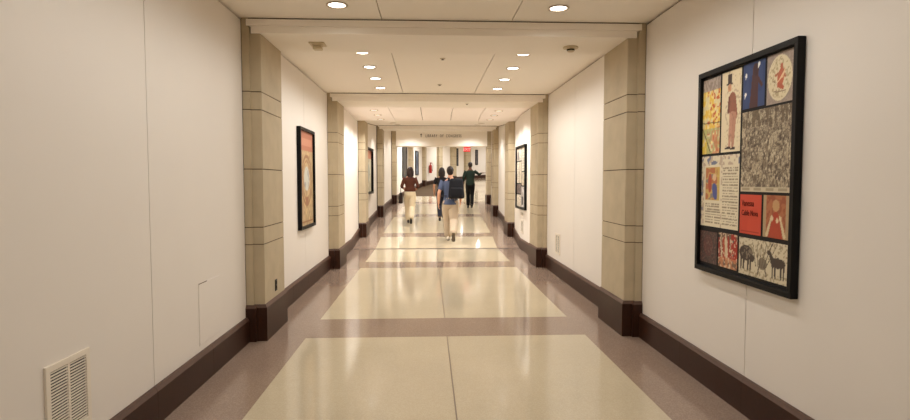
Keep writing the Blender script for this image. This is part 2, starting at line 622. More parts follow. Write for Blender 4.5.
# ------------------------------------------------------------------ downlights
def downlight_proto(lens):
    rg = bmesh.new()
    lathe(rg, [(.072, .0), (.088, -.002), (.092, -.007), (.086, -.011), (.072, -.008), (.070, -.004), (.072, 0)], 36)
    ln = bmesh.new()
    lathe(ln, [(0, -.0075), (.04, -.0068), (.066, -.0045), (.071, -.002)], 36)
    return rg, ln
RING, LENS, LENS_S = None, None, None
def lamp_mesh(nm, bm, m):
    me = bpy.data.meshes.new(nm)
    bmesh.ops.recalc_face_normals(bm, faces=bm.faces)
    bm.to_mesh(me)
    bm.free()
    me.materials.append(m)
    for p in me.polygons:
        p.use_smooth = True
    return me
a, b = downlight_proto(0)
RING = lamp_mesh('trim_ring', a, M['trim'])
LENS = lamp_mesh('lens', b, M['lens'])
a, b = downlight_proto(0)
a.free()
LENS_S = lamp_mesh('lens', b, M['lens_soft'])
LAMPS = {}
def lamp_data(key):
    if key not in LAMPS:
        l = bpy.data.lights.new('lamp_' + key, 'SPOT')
        l.energy = WATT[key]
        l.color = LAMP_RGB
        l.spot_size = math.radians(168 if key in ('near', 'mid', 'lobby') else 138)
        l.spot_blend = .7
        l.shadow_soft_size = .06
        LAMPS[key] = l
    return LAMPS[key]
def downlight(x, y, z, key, label, group, lens=None, tilt=0.):
    r = thing('downlight', label, 'ceiling light', (x, y, z), 0, group)
    r.rotation_euler = (tilt, 0, 0)
    link('trim_ring', RING, r)
    link('lens', lens or LENS, r)
    l = link('bulb', lamp_data(key), r)
    l.location = (0, 0, -.03)
ONE = ['nearest', 'second', 'third', 'fourth', 'fifth']
for sx, side in ((-1, 'left'), (1, 'right')):
    for k, y in enumerate([4.83, 4.01, 3.19, 2.37]):
        downlight(CX + sx * .94, y, CEIL, 'near', f'round downlight in the {side} row before the first beam, ' + ['closest to the beam', 'second from the beam', 'third from the beam', 'farthest from the beam'][k], 'downlights before the first beam')
    for k, y in enumerate([.4, -1.0, -2.4]):
        downlight(CX + sx * .94, y, CEIL, 'near', f'round downlight in the {side} row behind the camera, ' + ['foremost', 'middle', 'rearmost'][k], 'downlights behind the camera')
    for k, y in enumerate([6.57, 7.39, 8.21, 9.03]):
        downlight(CX + sx * .935, y, CEIL, 'mid', f'round downlight between first and second beams, {ONE[k]} in the {side} row', 'downlights between the first two beams')
    for k, y in enumerate([11.0, 11.85, 12.7, 13.55]):
        downlight(CX + sx * 1.31, y, CEIL, 'wash', f'soft downlight beside the {side} wall in the tiled ceiling, {ONE[k]} of its row', 'wall washing lights in the tiled ceiling', LENS_S)
    for k, y in enumerate([15.3, 16.9]):
        downlight(cx(y) + sx * 1.2, y, zc(y), 'ramp', f'soft downlight on the {side} in sloping ceiling above the ramp, {ONE[k]} of two', 'downlights above the ramp', LENS_S, math.atan(.07))
    for k, y in enumerate([19.6, 21.2]):
        downlight(cx(y) + sx * 1.15, y, zc(y), 'head', f'soft downlight on the {side} before the lettered header, {ONE[k]} of two', 'downlights before the header', LENS_S, math.atan(.07))
for k, (x, y) in enumerate([(-.1, 24.2), (1.8, 24.4), (.7, 28.5), (2.6, 29.0), (2.0, 33.4), (4.2, 34.6), (5.6, 38.3)]):
    downlight(x, y, zf(y) + 2.95, 'lobby', 'round downlight in the lobby ceiling beyond the header, ' + ['nearest on the left', 'nearest on the right', 'second on the left', 'second on the right', 'third on the left', 'third on the right', 'last round the bend'][k], 'lobby downlights', None, math.atan(SLOPE))

# ------------------------------------------------------------------ detectors and sprinklers
def detector(x, y, z, label, square):
    r = thing('smoke_detector', label, 'smoke detector', (x, y, z))
    a = bmesh.new()
    if square:
        rbox(a, -.075, .075, -.075, .075, -.014, 0, .005)
    else:
        lathe(a, [(0, 0), (.075, 0), (.078, -.006), (.074, -.014), (0, -.014)], 32)
    finish('base_plate', a, M['cream_plastic'], r)
    b = bmesh.new()
    if square:
        rbox(b, -.045, .045, -.05, .05, -.026, -.014, .004)
        rbox(b, -.042, .042, -.046, .046, -.060, -.032, .008)
        rbox(b, -.03, .03, -.03, .03, -.034, -.024, .002)
    else:
        lathe(b, [(0, -.014), (.038, -.014), (.036, -.030), (.034, -.044), (.026, -.050), (0, -.052)], 28)
    finish('sensor_head', b, M['cream_plastic'], r, smooth=not square)
    if not square:
        b = bmesh.new()
        lathe(b, [(0, -.024), (.0385, -.024), (.0385, -.036), (0, -.036)], 28)
        finish('sensing_slot', b, M['vent_dark'], r)
detector(CX - 1.26, 5.64, 2.848, 'square cream smoke detector under the left end of the first beam', True)
detector(CX + 1.26, 5.66, 2.848, 'round smoke detector with dark head under the right end of the first beam', False)
def sprinkler(x, y, z, label):
    r = thing('sprinkler_head', label, 'sprinkler', (x, y, z), 0, 'ceiling sprinklers')
    a = bmesh.new()
    lathe(a, [(0, 0), (.034, 0), (.032, -.005), (.012, -.008), (0, -.008)], 24)
    finish('escutcheon', a, M['trim'], r)
    b = bmesh.new()
    lathe(b, [(0, -.006), (.012, -.006), (.011, -.014), (.005, -.016), (0, -.016)], 16)
    lathe(b, [(0, -.015), (.018, -.015), (.018, -.018), (0, -.018)], 20)
    finish('deflector', b, M['dark_metal'], r)
sprinkler(CX, 6.86, CEIL, 'small sprinkler head in mid ceiling, just past the first beam')
sprinkler(CX, 8.69, CEIL, 'small sprinkler head in mid ceiling, closer to the second beam')
sprinkler(CX + .5, 9.85, 2.848, 'small sprinkler head under the second beam, right of centre')

# ------------------------------------------------------------------ vents, access panel, outlet
def grille(sx, y0, y1, z0, z1, label, bays=2, flush=False):
    yc = (y0 + y1) / 2
    r = thing('wall_vent', label, 'vent', (wu(yc, sx * HALF), yc, zf(yc) + z0), 0, 'louvred wall vents')
    w, h, n = (y1 - y0) / 2, z1 - z0, -sx
    f = bmesh.new()
    fw = .03
    def bar(bmx, ya, yb, za, zb, d0=0, d1=.012):
        rbox(bmx, min(n * d0, n * d1), max(n * d0, n * d1), ya, yb, za, zb, .002, 2)
    bar(f, -w, w, h - fw, h)
    bar(f, -w, w, 0, fw)
    bar(f, -w, -w + fw, fw - .002, h - fw + .002)
    bar(f, w - fw, w, fw - .002, h - fw + .002)
    finish('frame', f, M['white_plastic'], r)
    if bays == 2:
        c = bmesh.new()
        bar(c, -.008, .008, fw - .002, h - fw + .002, 0, .01)
        finish('mullion', c, M['white_plastic'], r)
    k = bmesh.new()
    box(k, min(n * .0005, n * .0015), max(n * .0005, n * .0015), -w + fw, w - fw, fw, h - fw)
    finish('backing', k, M['vent_dark'], r)
    spans = [(-w + fw, -.008), (.008, w - fw)] if bays == 2 else [(-w + fw, w - fw)]
    for ya, yb in spans:
        l = bmesh.new()
        ns = int((h - 2 * fw) / .0135)
        for q in range(ns):
            z = fw + (q + .5) * (h - 2 * fw) / ns
            P = []
            for dz in (-.0022, .0022):
                for y in (ya, yb):
                    for (xx, zz) in ((.004, .0008), (.010, -.0008)):
                        P.append((n * xx, y, z + zz + dz))
            hexa(l, P)
        finish('louvre', l, M['white_plastic'], r)
grille(-1, 2.512, 2.835, .305, .675, 'white louvred vent with two columns of slats, low on near left wall')
grille(1, 8.61, 8.91, .34, .67, 'small pale louvred vent low on the right wall between first and second pilasters')
grille(1, 12.0, 12.32, .36, .66, 'small pale louvred vent low on the right wall under the grey collage')

bm = bmesh.new()
rbox(bm, 0, .005, 0, .43, 0, .46, .002, 2)
ap = thing('access_panel', 'flush white square access panel with thin outline low on near left wall', 'access panel', (CX - HALF, 4.185, .28))
finish('door', bm, M['wall'], ap)
bm = bmesh.new()
for a in ((-.004, .434, .460, .466), (-.004, .434, -.006, 0), (-.005, 0, -.006, .466), (.43, .434, -.006, .466)):
    box(bm, 0, .002, a[0], a[1], a[2], a[3])
o = finish('gap', bm, M['wall'], ap)
bm = bmesh.new()
box(bm, .0048, .0058, .0, .15, .455, .461)
o = finish('pull_slot', bm, M['groove'], ap)

ox, oy = CX - HALF + .165, 5.66
ot = thing('wall_outlet', 'small black electrical outlet on the nearest left pilaster', 'outlet', (ox, oy, .40))
bm = bmesh.new()
rbox(bm, 0, .006, -.035, .035, 0, .115, .003, 2)
finish('cover_plate', bm, M['black'], ot)
for z in (.034, .08):
    bm = bmesh.new()
    rbox(bm, .005, .0068, -.017, .017, z - .016, z + .016, .0008, 1)
    finish('socket', bm, M['vent_dark'], ot)

# ------------------------------------------------------------------ printed art (drawn on a fine grid)
RS = np.random.RandomState(3)
class Art:
    def __init__(s, w, h, cell=.0055, bg=(230, 220, 200)):
        s.w, s.h = w, h
        s.nx, s.ny = max(4, int(round(w / cell)) + 1), max(4, int(round(h / cell)) + 1)
        s.X, s.Y = np.meshgrid(np.linspace(0, 1, s.nx), np.linspace(0, 1, s.ny))
        s.C = np.ones((s.ny, s.nx, 3)) * np.array(bg, float)
    def noise(s, fx, fy=None):
        fy = fy or fx
        a = RS.rand(int(fy) + 2, int(fx) + 2)
        gx, gy = s.X * fx, s.Y * fy
        ix, iy = np.minimum(gx.astype(int), int(fx)), np.minimum(gy.astype(int), int(fy))
        tx, ty = gx - ix, gy - iy
        tx, ty = tx * tx * (3 - 2 * tx), ty * ty * (3 - 2 * ty)
        return (a[iy, ix] * (1 - tx) + a[iy, ix + 1] * tx) * (1 - ty) + (a[iy + 1, ix] * (1 - tx) + a[iy + 1, ix + 1] * tx) * ty
    def put(s, m, c, k=1.):
        m = (np.clip(m, 0, 1) * k)[..., None]
        s.C = s.C * (1 - m) + np.array(c, float) * m
    def ell(s, cx_, cy_, rx, ry, c, k=1., rot=0.):
        dx, dy = (s.X - cx_) * s.w, (s.Y - cy_) * s.h
        a, b = dx * math.cos(rot) + dy * math.sin(rot), -dx * math.sin(rot) + dy * math.cos(rot)
        s.put(((a / (rx * s.w)) ** 2 + (b / (ry * s.h)) ** 2 <= 1).astype(float), c, k)
    def rect(s, x0, x1, y0, y1, c, k=1.):
        s.put(((s.X >= x0) & (s.X <= x1) & (s.Y >= y0) & (s.Y <= y1)).astype(float), c, k)
    def seg(s, x0, y0, x1, y1, r0, r1, c, k=1.):
        px, py = (s.X - x0) * s.w, (s.Y - y0) * s.h
        dx, dy = (x1 - x0) * s.w, (y1 - y0) * s.h
        t = np.clip((px * dx + py * dy) / (dx * dx + dy * dy + 1e-9), 0, 1)
        d = np.hypot(px - t * dx, py - t * dy)
        s.put((d <= (r0 + (r1 - r0) * t) * s.w).astype(float), c, k)
    def build(s, name, place, parent, label=None):
        """place(a, b) -> 3D point for a across, b up (metres)"""
        V = [place(s.X[j, i] * s.w, s.Y[j, i] * s.h) for j in range(s.ny) for i in range(s.nx)]
        Fc = [(j * s.nx + i, j * s.nx + i + 1, (j + 1) * s.nx + i + 1, (j + 1) * s.nx + i) for j in range(s.ny - 1) for i in range(s.nx - 1)]
        me = bpy.data.meshes.new(name)
        me.from_pydata(V, [], Fc)
        at = me.color_attributes.new('ink', 'FLOAT_COLOR', 'POINT')
        c = np.clip(s.C, 0, 255) / 255
        c = np.where(c <= .04045, c / 12.92, ((c + .055) / 1.055) ** 2.4).reshape(-1, 3)
        at.data.foreach_set('color', np.concatenate([c, np.ones((len(c), 1))], 1).astype(np.float32).ravel())
        me.materials.append(M['art'])
        o = link(name, me, parent)
        if label:
            o['label'] = label
        return o

def framed(name, label, sx, ya, yb, z0, z1, fw=.045, depth=.045, off=0.):
    """a framed picture hung on wall sx between ya and yb; returns root and place(a, b) from its lower left corner as seen"""
    yc = (ya + yb) / 2
    r = thing(name, label, 'picture', (wu(yc, sx * HALF), yc, z0))
    w, h, n = yb - ya, z1 - z0, -sx
    slope = 0 if yc < 13 else (.0225 if yc < 18 else .0525)
    if slope:
        r.rotation_euler = (0, 0, -math.atan(slope))
    f = bmesh.new()
    def bar(a0, a1, b0, b1):
        rbox(f, min(n * .002, n * depth), max(n * .002, n * depth), a0, a1, b0, b1, .004, 2)
    bar(-w / 2, w / 2, h - fw, h)
    bar(-w / 2, w / 2, 0, fw)
    bar(-w / 2, -w / 2 + fw, fw - .003, h - fw + .003)
    bar(w / 2 - fw, w / 2, fw - .003, h - fw + .003)
    finish('frame', f, M['black'], r)
    k = bmesh.new()
    box(k, min(n * .004, n * .022), max(n * .004, n * .022), -w / 2 + fw * .6, w / 2 - fw * .6, fw * .6, h - fw * .6)
    finish('backing_board', k, M['board'], r)
    sgn = 1 if sx < 0 else -1
    def place(a, b, lift=.024):
        return (n * lift, sgn * (a - w / 2), b)
    return r, place, w, h

def engrave(A, dark, pale, seedf=1.):
    n = .34 * RS.rand(A.ny, A.nx) + .26 * A.noise(60 * A.w / .5, 34 * A.h / .5) + .22 * A.noise(20, 26) + .18 * A.noise(6, 7)
    m = np.clip((n - .30) / .40, 0, 1)
    A.C = np.array(dark, float) * (1 - m[..., None]) + np.array(pale, float) * m[..., None]

# --- the large collage on the right wall
R1, pl, pw, ph = framed('framed_collage', 'large black framed collage of eleven prints on the near right wall', 1, 2.985, 4.11, .843, 2.287, fw=.038, depth=.048)
S0, Z0 = 4.11 - 4.082, .847        # art origin inside the frame
def panel(s0, s1, z0, z1, bg):
    A = Art(s1 - s0, z1 - z0, .0055, bg)
    return A, (lambda a, b: pl(S0 + s0 + a, z0 - Z0 + b))
# 1 yellow flowers
A, P1 = panel(0, .252, 1.70, 2.235, (222, 206, 158))
n1, n2, n3 = A.noise(9, 16), A.noise(12, 22), A.noise(20, 34)
A.put((n1 > .5) * 1., (232, 186, 60), .8)
A.put((n2 > .62) * (A.X > .3), (196, 84, 44), .85)
A.put((n3 > .66) * 1., (240, 224, 150), .8)
A.put((A.Y < .34) * (n1 > .35), (168, 172, 122), .7)
A.put((A.Y < .30) * (A.X > .55) * (n2 > .4), (204, 120, 84), .6)
A.rect(0, 1, .84, 1, (150, 134, 122))
A.put((A.Y > .84) * (n3 > .55), (178, 160, 146))
A.seg(0, .42, 1, .40, .012, .012, (90, 66, 44))
A.seg(.02, .36, .5, .02, .02, .02, (96, 74, 46))
A.put((A.Y < .2) * (A.X < .3) * (n1 > .3), (226, 190, 70), .8)
A.build('flower_print', P1, R1, 'yellow and orange flower print')
# 2 standing man in a top hat
A, P1 = panel(.272, .512, 1.70, 2.24, (226, 210, 176))
sk, br, dk = (206, 152, 112), (150, 96, 76), (58, 44, 40)
A.rect(.30, .50, .845, .96, dk)
A.rect(.24, .56, .835, .855, dk)
A.ell(.40, .795, .10, .05, sk)
A.put((((A.X - .56) / .20) ** 2 + ((A.Y - .575) / .135) ** 2 < 1) * 1., br)
A.seg(.56, .66, .62, .46, .17, .20, br)
A.seg(.40, .67, .36, .50, .05, .05, (120, 72, 58))
A.seg(.55, .44, .44, .06, .13, .05, (196, 146, 122))
A.seg(.66, .44, .62, .05, .12, .05, (186, 136, 112))
A.seg(.24, .045, .48, .05, .03, .04, dk)
A.seg(.52, .035, .70, .04, .03, .04, dk)
A.put((A.noise(20, 40) > .7) * (A.Y > .05) * (A.X > .2), (110, 76, 60), .25)
A.build('figure_print', P1, R1, 'print of a standing man in a top hat')
# 3 blue night
A, P1 = panel(.532, .765, 1.962, 2.245, (46, 62, 104))
A.put((A.noise(5, 5) > .5) * 1., (56, 74, 116), .6)
A.seg(.58, .85, .50, -.1, .13, .20, (74, 44, 46))
A.seg(.56, .72, .86, .45, .07, .05, (74, 44, 46))
A.ell(.6, .82, .12, .14, (64, 38, 42))
for q in ((.14, .74), (.72, .92), (.12, .32)):
    A.ell(q[0], q[1], .05, .05, (226, 226, 220))
    A.seg(q[0], q[1], q[0] - .04, q[1] - .1, .03, .005, (226, 226, 220))
A.build('night_print', P1, R1, 'blue print with dark figure and white stars')
# 4 roundel
A, P1 = panel(.785, 1.03, 1.955, 2.245, (150, 134, 122))
A.put((A.noise(30, 30) > .6) * 1., (168, 150, 136), .7)
A.ell(.5, .5, .46, .45, (214, 200, 166))
A.put((A.noise(26, 26) > .64) * ((A.X - .5) ** 2 + (A.Y - .5) ** 2 < .17), (168, 150, 116), .8)
A.ell(.54, .50, .13, .19, (184, 100, 72), 1, -.2)
A.ell(.56, .72, .05, .06, (176, 96, 68))
A.seg(.46, .36, .62, .30, .06, .05, (176, 92, 66))
A.seg(.34, .56, .46, .60, .03, .03, (168, 104, 76))
A.seg(.62, .60, .72, .50, .03, .03, (168, 104, 76))
for q in range(5):
    A.seg(.42 + .05 * q, .42 + .02 * q, .60 + .03 * q, .56 + .03 * q, .012, .012, (224, 190, 150))
A.seg(.28, .24, .74, .22, .012, .012, (130, 104, 82))
A.seg(.24, .46, .36, .42, .012, .012, (130, 104, 82))
A.build('roundel_print', P1, R1, 'print with a round cream medallion')
# 5 crowd engraving
A, P1 = panel(.532, 1.03, 1.437, 1.942, (150, 136, 112))
engrave(A, (84, 70, 58), (190, 176, 148))
A.put((A.Y > .8) * (A.noise(30, 5) > .5), (92, 76, 58), .7)
for q in range(110):
    a, b = RS.rand(), .06 + .66 * RS.rand()
    A.ell(a, b, .013, .014, (206, 192, 164), .8)
    A.seg(a, b - .03, a + .03 * (RS.rand() - .5), b - .10, .010, .014, random.choice([(78, 64, 52), (176, 160, 132), (120, 104, 84)]), .7)
A.rect(0, 1, 0, .055, (196, 182, 154))
for q in range(4):
    A.rect(.04 + .25 * q, .2 + .25 * q, .012, .046, (160, 146, 120))
A.build('engraving_print', P1, R1, 'dense black and white crowd engraving')
# 6 manuscript page
A, P1 = panel(0, .512, 1.178, 1.682, (220, 208, 180))
def lines(x0, x1, y0, y1, n, c=(124, 108, 88)):
    rowid = np.floor((A.Y - y0) / (y1 - y0) * n)
    ph_ = ((A.Y - y0) / (y1 - y0) * n) % 1
    A.put((ph_ > .3) * (ph_ < .78) * (A.X > x0) * (A.X < x1) * (A.Y > y0) * (A.Y < y1) * (A.noise(60, n * 2) > .33), c, .75)
lines(.60, .97, .04, .84, 21)
lines(.14, .55, .04, .34, 8)
n1 = A.noise(26, 26)
A.put(((A.Y > .86) | (A.X < .10) | ((A.X > .555) & (A.X < .59))) * (n1 > .56), (176, 152, 132), .7)
A.put(((A.Y > .88) | (A.X < .07)) * (A.noise(20, 20) > .74), (92, 100, 132), .8)
A.rect(.13, .52, .38, .84, (198, 164, 96))
n2 = A.noise(12, 14)
A.put((A.X > .14) * (A.X < .51) * (A.Y > .39) * (A.Y < .83) * (n2 > .5), (172, 96, 66), .8)
A.put((A.X > .14) * (A.X < .51) * (A.Y > .39) * (A.Y < .83) * (n2 < .3), (120, 116, 120), .8)
A.ell(.40, .50, .07, .12, (78, 84, 140), 1, .3)
A.ell(.26, .62, .05, .14, (172, 80, 54))
A.ell(.38, .70, .05, .05, (216, 180, 140))
A.rect(.46, .52, .38, .84, (206, 178, 92), .8)
A.build('manuscript_print', P1, R1, 'illuminated manuscript page with two columns of script')
# 7 red cover
A, P1 = panel(.532, .765, 1.168, 1.418, (198, 72, 48))
A.put((A.noise(4, 4) > .5) * 1., (190, 66, 44), .5)
A.rect(.06, .92, .055, .075, (150, 44, 28))
A.build('red_cover', P1, R1, 'red cover with dark lettering')
def text_mesh(name, s, size, extrude, m, parent=None, align='LEFT', spacing=1.):
    cu = bpy.data.curves.new('t', 'FONT')
    cu.body = s
    cu.size = size
    cu.extrude = extrude
    cu.align_x = align
    cu.resolution_u = 3
    cu.space_character = spacing
    t = bpy.data.objects.new('t', cu)
    COL.objects.link(t)
    dg = bpy.context.evaluated_depsgraph_get()
    me = bpy.data.meshes.new_from_object(t.evaluated_get(dg))
    bpy.data.objects.remove(t)
    bpy.data.curves.remove(cu)
    me.name = name
    me.materials.clear()
    me.materials.append(m)
    return link(name, me, parent)
for s, zz, sz in (('Vanessa', 1.345, .056), ('Cable Nova', 1.285, .050)):
    o = text_mesh('title_lettering', s, sz, .0006, M['ink'], R1)
    q = pl(S0 + .532 + .02, zz - Z0, .0255)
    o.location = q
    o.rotation_euler = (math.pi / 2, 0, -math.pi / 2)
    o.scale = (.76, 1, 1)
# 8 brown hanging
A, P1 = panel(.785, 1.03, 1.168, 1.42, (150, 84, 56))
A.put((A.noise(16, 18) > .5) * 1., (176, 112, 72), .7)
A.rect(.0, .12, 0, 1, (176, 160, 122), .8)
A.rect(.88, 1, 0, 1, (176, 160, 122), .8)
A.seg(.5, .5, .5, .05, .12, .26, (170, 64, 40), .9)
A.seg(.34, .5, .16, .06, .03, .05, (206, 186, 146))
A.seg(.66, .5, .84, .06, .03, .05, (206, 186, 146))
A.ell(.5, .76, .13, .14, (188, 146, 100))
A.ell(.36, .45, .05, .06, (214, 190, 150))
A.ell(.56, .42, .05, .06, (214, 190, 150))
A.ell(.68, .46, .05, .06, (214, 190, 150))
A.build('throne_print', P1, R1, 'brown print of figures before a red carpet')
# 9 dark
A, P1 = panel(0, .252, .912, 1.14, (70, 54, 50))
A.put((A.noise(16, 16) > .55) * 1., (92, 62, 56), .7)
A.ell(.5, .55, .26, .34, (108, 58, 52), .5)
A.put((A.noise(26, 26) > .72) * 1., (120, 96, 84), .6)
A.build('dark_print', P1, R1, 'dark brown print')
# 10 red costumes
A, P1 = panel(.272, .512, .912, 1.148, (120, 92, 74))
for q in range(16):
    a = RS.rand()
    c = random.choice([(160, 44, 34), (40, 32, 32), (206, 188, 156), (170, 70, 46), (86, 80, 76)])
    A.seg(a, .95 - .2 * RS.rand(), a + .06, .3, .04, .07, c, .9)
A.put((A.X > .68) * (A.noise(10, 10) > .3) * (A.Y > .25), (166, 46, 34), .9)
A.put((A.Y < .3) * (A.noise(9, 9) > .45), (196, 130, 90), .8)
A.put((A.noise(20, 20) > .72) * 1., (220, 200, 168), .8)
A.build('costume_print', P1, R1, 'print of red and dark costumed figures')
# 11 animals
A, P1 = panel(.532, 1.03, .906, 1.142, (206, 194, 166))
A.put((A.noise(40, 22) > .6) * (A.Y > .55), (140, 124, 98), .7)
A.put((A.noise(36, 20) > .6) * (A.Y < .2), (150, 134, 106), .7)
for q in range(6):
    A.seg(.38 + .04 * q, .3, .30 + .1 * q, .95, .008, .004, (84, 72, 56), .9)
dg_, md = (70, 58, 50), (104, 90, 74)
A.ell(.16, .60, .15, .21, dg_)
A.put((A.noise(40, 24) > .55) * (((A.X - .16) / .15) ** 2 + ((A.Y - .6) / .21) ** 2 < 1), (150, 134, 112), .7)
for q in (.06, .12, .22, .27):
    A.seg(q, .5, q - .01, .16, .022, .014, dg_)
A.ell(.30, .48, .05, .10, dg_)
A.ell(.52, .40, .09, .16, md, .8)
A.seg(.46, .36, .42, .10, .014, .01, md)
A.seg(.56, .36, .60, .10, .014, .01, md)
A.ell(.82, .50, .14, .13, dg_)
A.seg(.72, .54, .66, .72, .035, .026, dg_)
A.ell(.64, .73, .035, .06, dg_)
A.seg(.66, .80, .72, .96, .01, .004, dg_)
for q in (.72, .77, .88, .93):
    A.seg(q, .45, q, .12, .018, .011, dg_)
A.build('animal_print', P1, R1, 'black and white engraving of horned animals')

# --- tan sheet with a medallion, left wall
R, P0, w, h = framed('framed_sheet', 'tall black framed tan sheet with red heading and pale medallion on left wall', -1, 7.345, 8.265, .855, 2.21, .04, .055)
A = Art(w - .08, h - .08, .011, (186, 162, 124))
nz = A.noise(22, 30)
A.put((nz > .58) * 1., (164, 132, 98), .7)
A.put((nz < .3) * 1., (210, 180, 132), .7)
A.rect(0, 1, .80, 1, (178, 116, 92))
A.rect(.08, .92, .85, .93, (194, 138, 112))
rr = np.hypot((A.X - .52) / .36, (A.Y - .48) / .26)
A.put((np.abs(rr - 1) < .07) * 1., (150, 112, 80))
A.put((np.abs(rr - .8) < .05) * 1., (158, 118, 84), .8)
A.ell(.52, .50, .2, .13, (196, 196, 186))
A.put((A.noise(16, 16) > .6) * (rr < .5), (140, 142, 146), .7)
A.ell(.52, .26, .10, .05, (150, 104, 76))
A.rect(.04, .96, .03, .05, (150, 106, 70))
A.build('printed_sheet', lambda a, b: P0(.04 + a, .04 + b), R)
# --- grey collage, right wall
R, P0, w, h = framed('framed_collage', 'tall narrow black framed grey collage of prints on right wall beyond second pilaster', 1, 11.6, 12.83, .885, 2.275, .045, .055)
pieces = [(0, .56, .78, 1, 0), (.58, 1, .60, 1, 1), (0, .32, .40, .77, 1), (.34, .56, .40, .77, 2), (.58, 1, .36, .59, 2), (0, .5, .22, .39, 3), (.52, 1, 0, .35, 4), (0, .5, 0, .21, 1)]
iw, ih = w - .09, h - .09
for i, (a0, a1, b0, b1, kd) in enumerate(pieces):
    A = Art((a1 - a0) * iw - .012, (b1 - b0) * ih - .012, .014, [(206, 196, 180), (222, 212, 194), (200, 186, 160), (84, 72, 68), (196, 190, 190)][kd])
    nz = A.noise(10, 10)
    A.put((nz > .6) * 1., (150, 138, 124) if kd != 3 else (140, 120, 112), .7)
    if kd == 0:
        A.ell(.3, .4, .2, .4, (120, 112, 106))
    if kd == 1:
        for q in range(8):
            A.rect(.1, .9, .08 + .11 * q, .12 + .11 * q, (160, 148, 130), .8)
    if kd == 4:
        A.rect(.1, .5, .1, .5, (60, 52, 50))
    A.build('print', lambda a, b, a0=a0, b0=b0: P0(.045 + a0 * iw + .006 + a, .045 + b0 * ih + .006 + b), R)
bm = bmesh.new()
pr = thing('caption_placard', 'small pale caption placard under the grey collage on right wall', 'placard', (CX + HALF, 12.2, .745))
rbox(bm, -.008, 0, -.16, .16, 0, .07, .002, 2)
finish('plate', bm, M['placard'], pr)
bm = bmesh.new()
for z in (.018, .034, .05):
    box(bm, -.0088, -.0078, -.14, .14 - z, z - .003, z + .003)
finish('caption_lines', bm, mat('caption_ink', (150, 138, 122), .8, .2), pr)
# --- picture on the left wall of the ramp
R, P0, w, h = framed('framed_sheet', 'dark framed pale sheet with red heading on left wall between third and fourth pilasters', -1, 15.0, 16.4, 1.14, 2.42, .06, .09)
A = Art(w - .09, h - .09, .02, (196, 188, 164))
A.put((A.noise(10, 12) > .6) * 1., (150, 140, 116), .7)
A.rect(0, 1, .78, 1, (176, 112, 84))
A.ell(.5, .45, .25, .2, (150, 152, 140))
A.build('printed_sheet', lambda a, b: P0(.045 + a, .045 + b), R)
# --- picture on the right wall before the header
R, P0, w, h = framed('framed_sheet', 'dark framed sheet on right wall just before the lettered header', 1, 19.7, 20.9, 1.30, 2.55, .045, .055)
A = Art(w - .09, h - .09, .03, (180, 168, 146))
A.put((A.noise(8, 8) > .6) * 1., (120, 106, 90), .7)
A.build('printed_sheet', lambda a, b: P0(.045 + a, .045 + b), R)
# --- pictures in the lobby
def lobby_picture(i, t, z0, z1, half, label, base, spot):
    p, d = along(LW, i, t)
    n = Vector((d.y, -d.x, 0))
    r = thing('framed_poster', label, 'picture', (p.x, p.y, zf(p.y) + z0), math.atan2(d.y, d.x) - math.pi / 2, 'pictures on the far lobby wall')
    h = z1 - z0
    f = bmesh.new()
    for a in ((-half, half, 0, .05), (-half, half, h - .05, h), (-half, -half + .05, .04, h - .04), (half - .05, half, .04, h - .04)):
        rbox(f, .002, .05, a[0], a[1], a[2], a[3], .004, 2)
    finish('frame', f, M['black'], r)
    b = bmesh.new()
    box(b, .004, .02, -half + .03, half - .03, .03, h - .03)
    finish('backing_board', b, M['board'], r)
    A = Art(2 * half - .1, h - .1, .03, base)
    A.put((A.noise(7, 9) > .5) * 1., spot, .8)
    A.ell(.5, .5, .3, .3, spot, .7)
    A.build('printed_sheet', lambda a, b: (.022, -half + .05 + a, .05 + b), r)
lobby_picture(0, .62, .82, 2.35, .62, 'slim dark framed poster left of the woman in brown, past the header', (90, 84, 76), (60, 60, 60))
lobby_picture(1, .46, .74, 2.0, .5, 'blue-grey framed poster right of the woman in brown, on lobby wall', (96, 108, 124), (60, 66, 78))
lobby_picture(4, .36, .95, 2.1, .11, 'grey framed poster above the backpack, on the far lobby wall', (110, 112, 116), (76, 76, 82))
lobby_picture(5, .45, .95, 2.0, .14, 'grey framed poster right of the red exit sign, on far lobby wall', (116, 112, 112), (80, 76, 78))

# ------------------------------------------------------------------ header lettering, exit sign, extinguisher
ht = thing('header_lettering', 'bronze capital letters with an up arrow across the header', 'sign', (cx(21.9) - .79, 21.953, 3.205))
words = [text_mesh('lettering', q, .155, .006, M['letter'], ht, spacing=1.3) for q in ('LIBRARY', 'OF', 'CONGRESS')]
wid = [max(v.co.x for v in o.data.vertices) for o in words]
k = (1.40 - .2) / sum(wid)
px = .17
for o, q in zip(words, wid):
    o.rotation_euler = (math.pi / 2, 0, 0)
    o.location = (px, 0, 0)
    o.scale = (k, 1, 1)
    px += q * k + .1
bm = bmesh.new()
box(bm, -.012, .012, -.006, .006, 0, .1)
v = [bm.verts.new((x, y, z)) for y in (-.006, .006) for x, z in ((-.045, .085), (.045, .085), (0, .145))]
bm.faces.new(v[:3]); bm.faces.new(v[3:])
for i in range(3):
    bm.faces.new((v[i], v[(i + 1) % 3], v[3 + (i + 1) % 3], v[3 + i]))
finish('arrow', bm, M['letter'], ht)

et = thing('exit_sign', 'red lit EXIT sign hanging below the header, right of centre', 'exit sign', (cx(22.25) + 1.0, 22.25, 2.66))
bm = bmesh.new()
rbox(bm, -.135, .135, -.02, .02, 0, .185, .008)
finish('housing', bm, M['exit'], et)
o = text_mesh('exit_letters', 'EXIT', .15, .003, M['exit_letter'], et, 'CENTER')
o.rotation_euler = (math.pi / 2, 0, 0)
o.location = (0, -.021, .038)
bm = bmesh.new()
rbox(bm, -.05, .05, -.018, .018, .18, .206, .003)
finish('mounting_canopy', bm, M['white_plastic'], et)

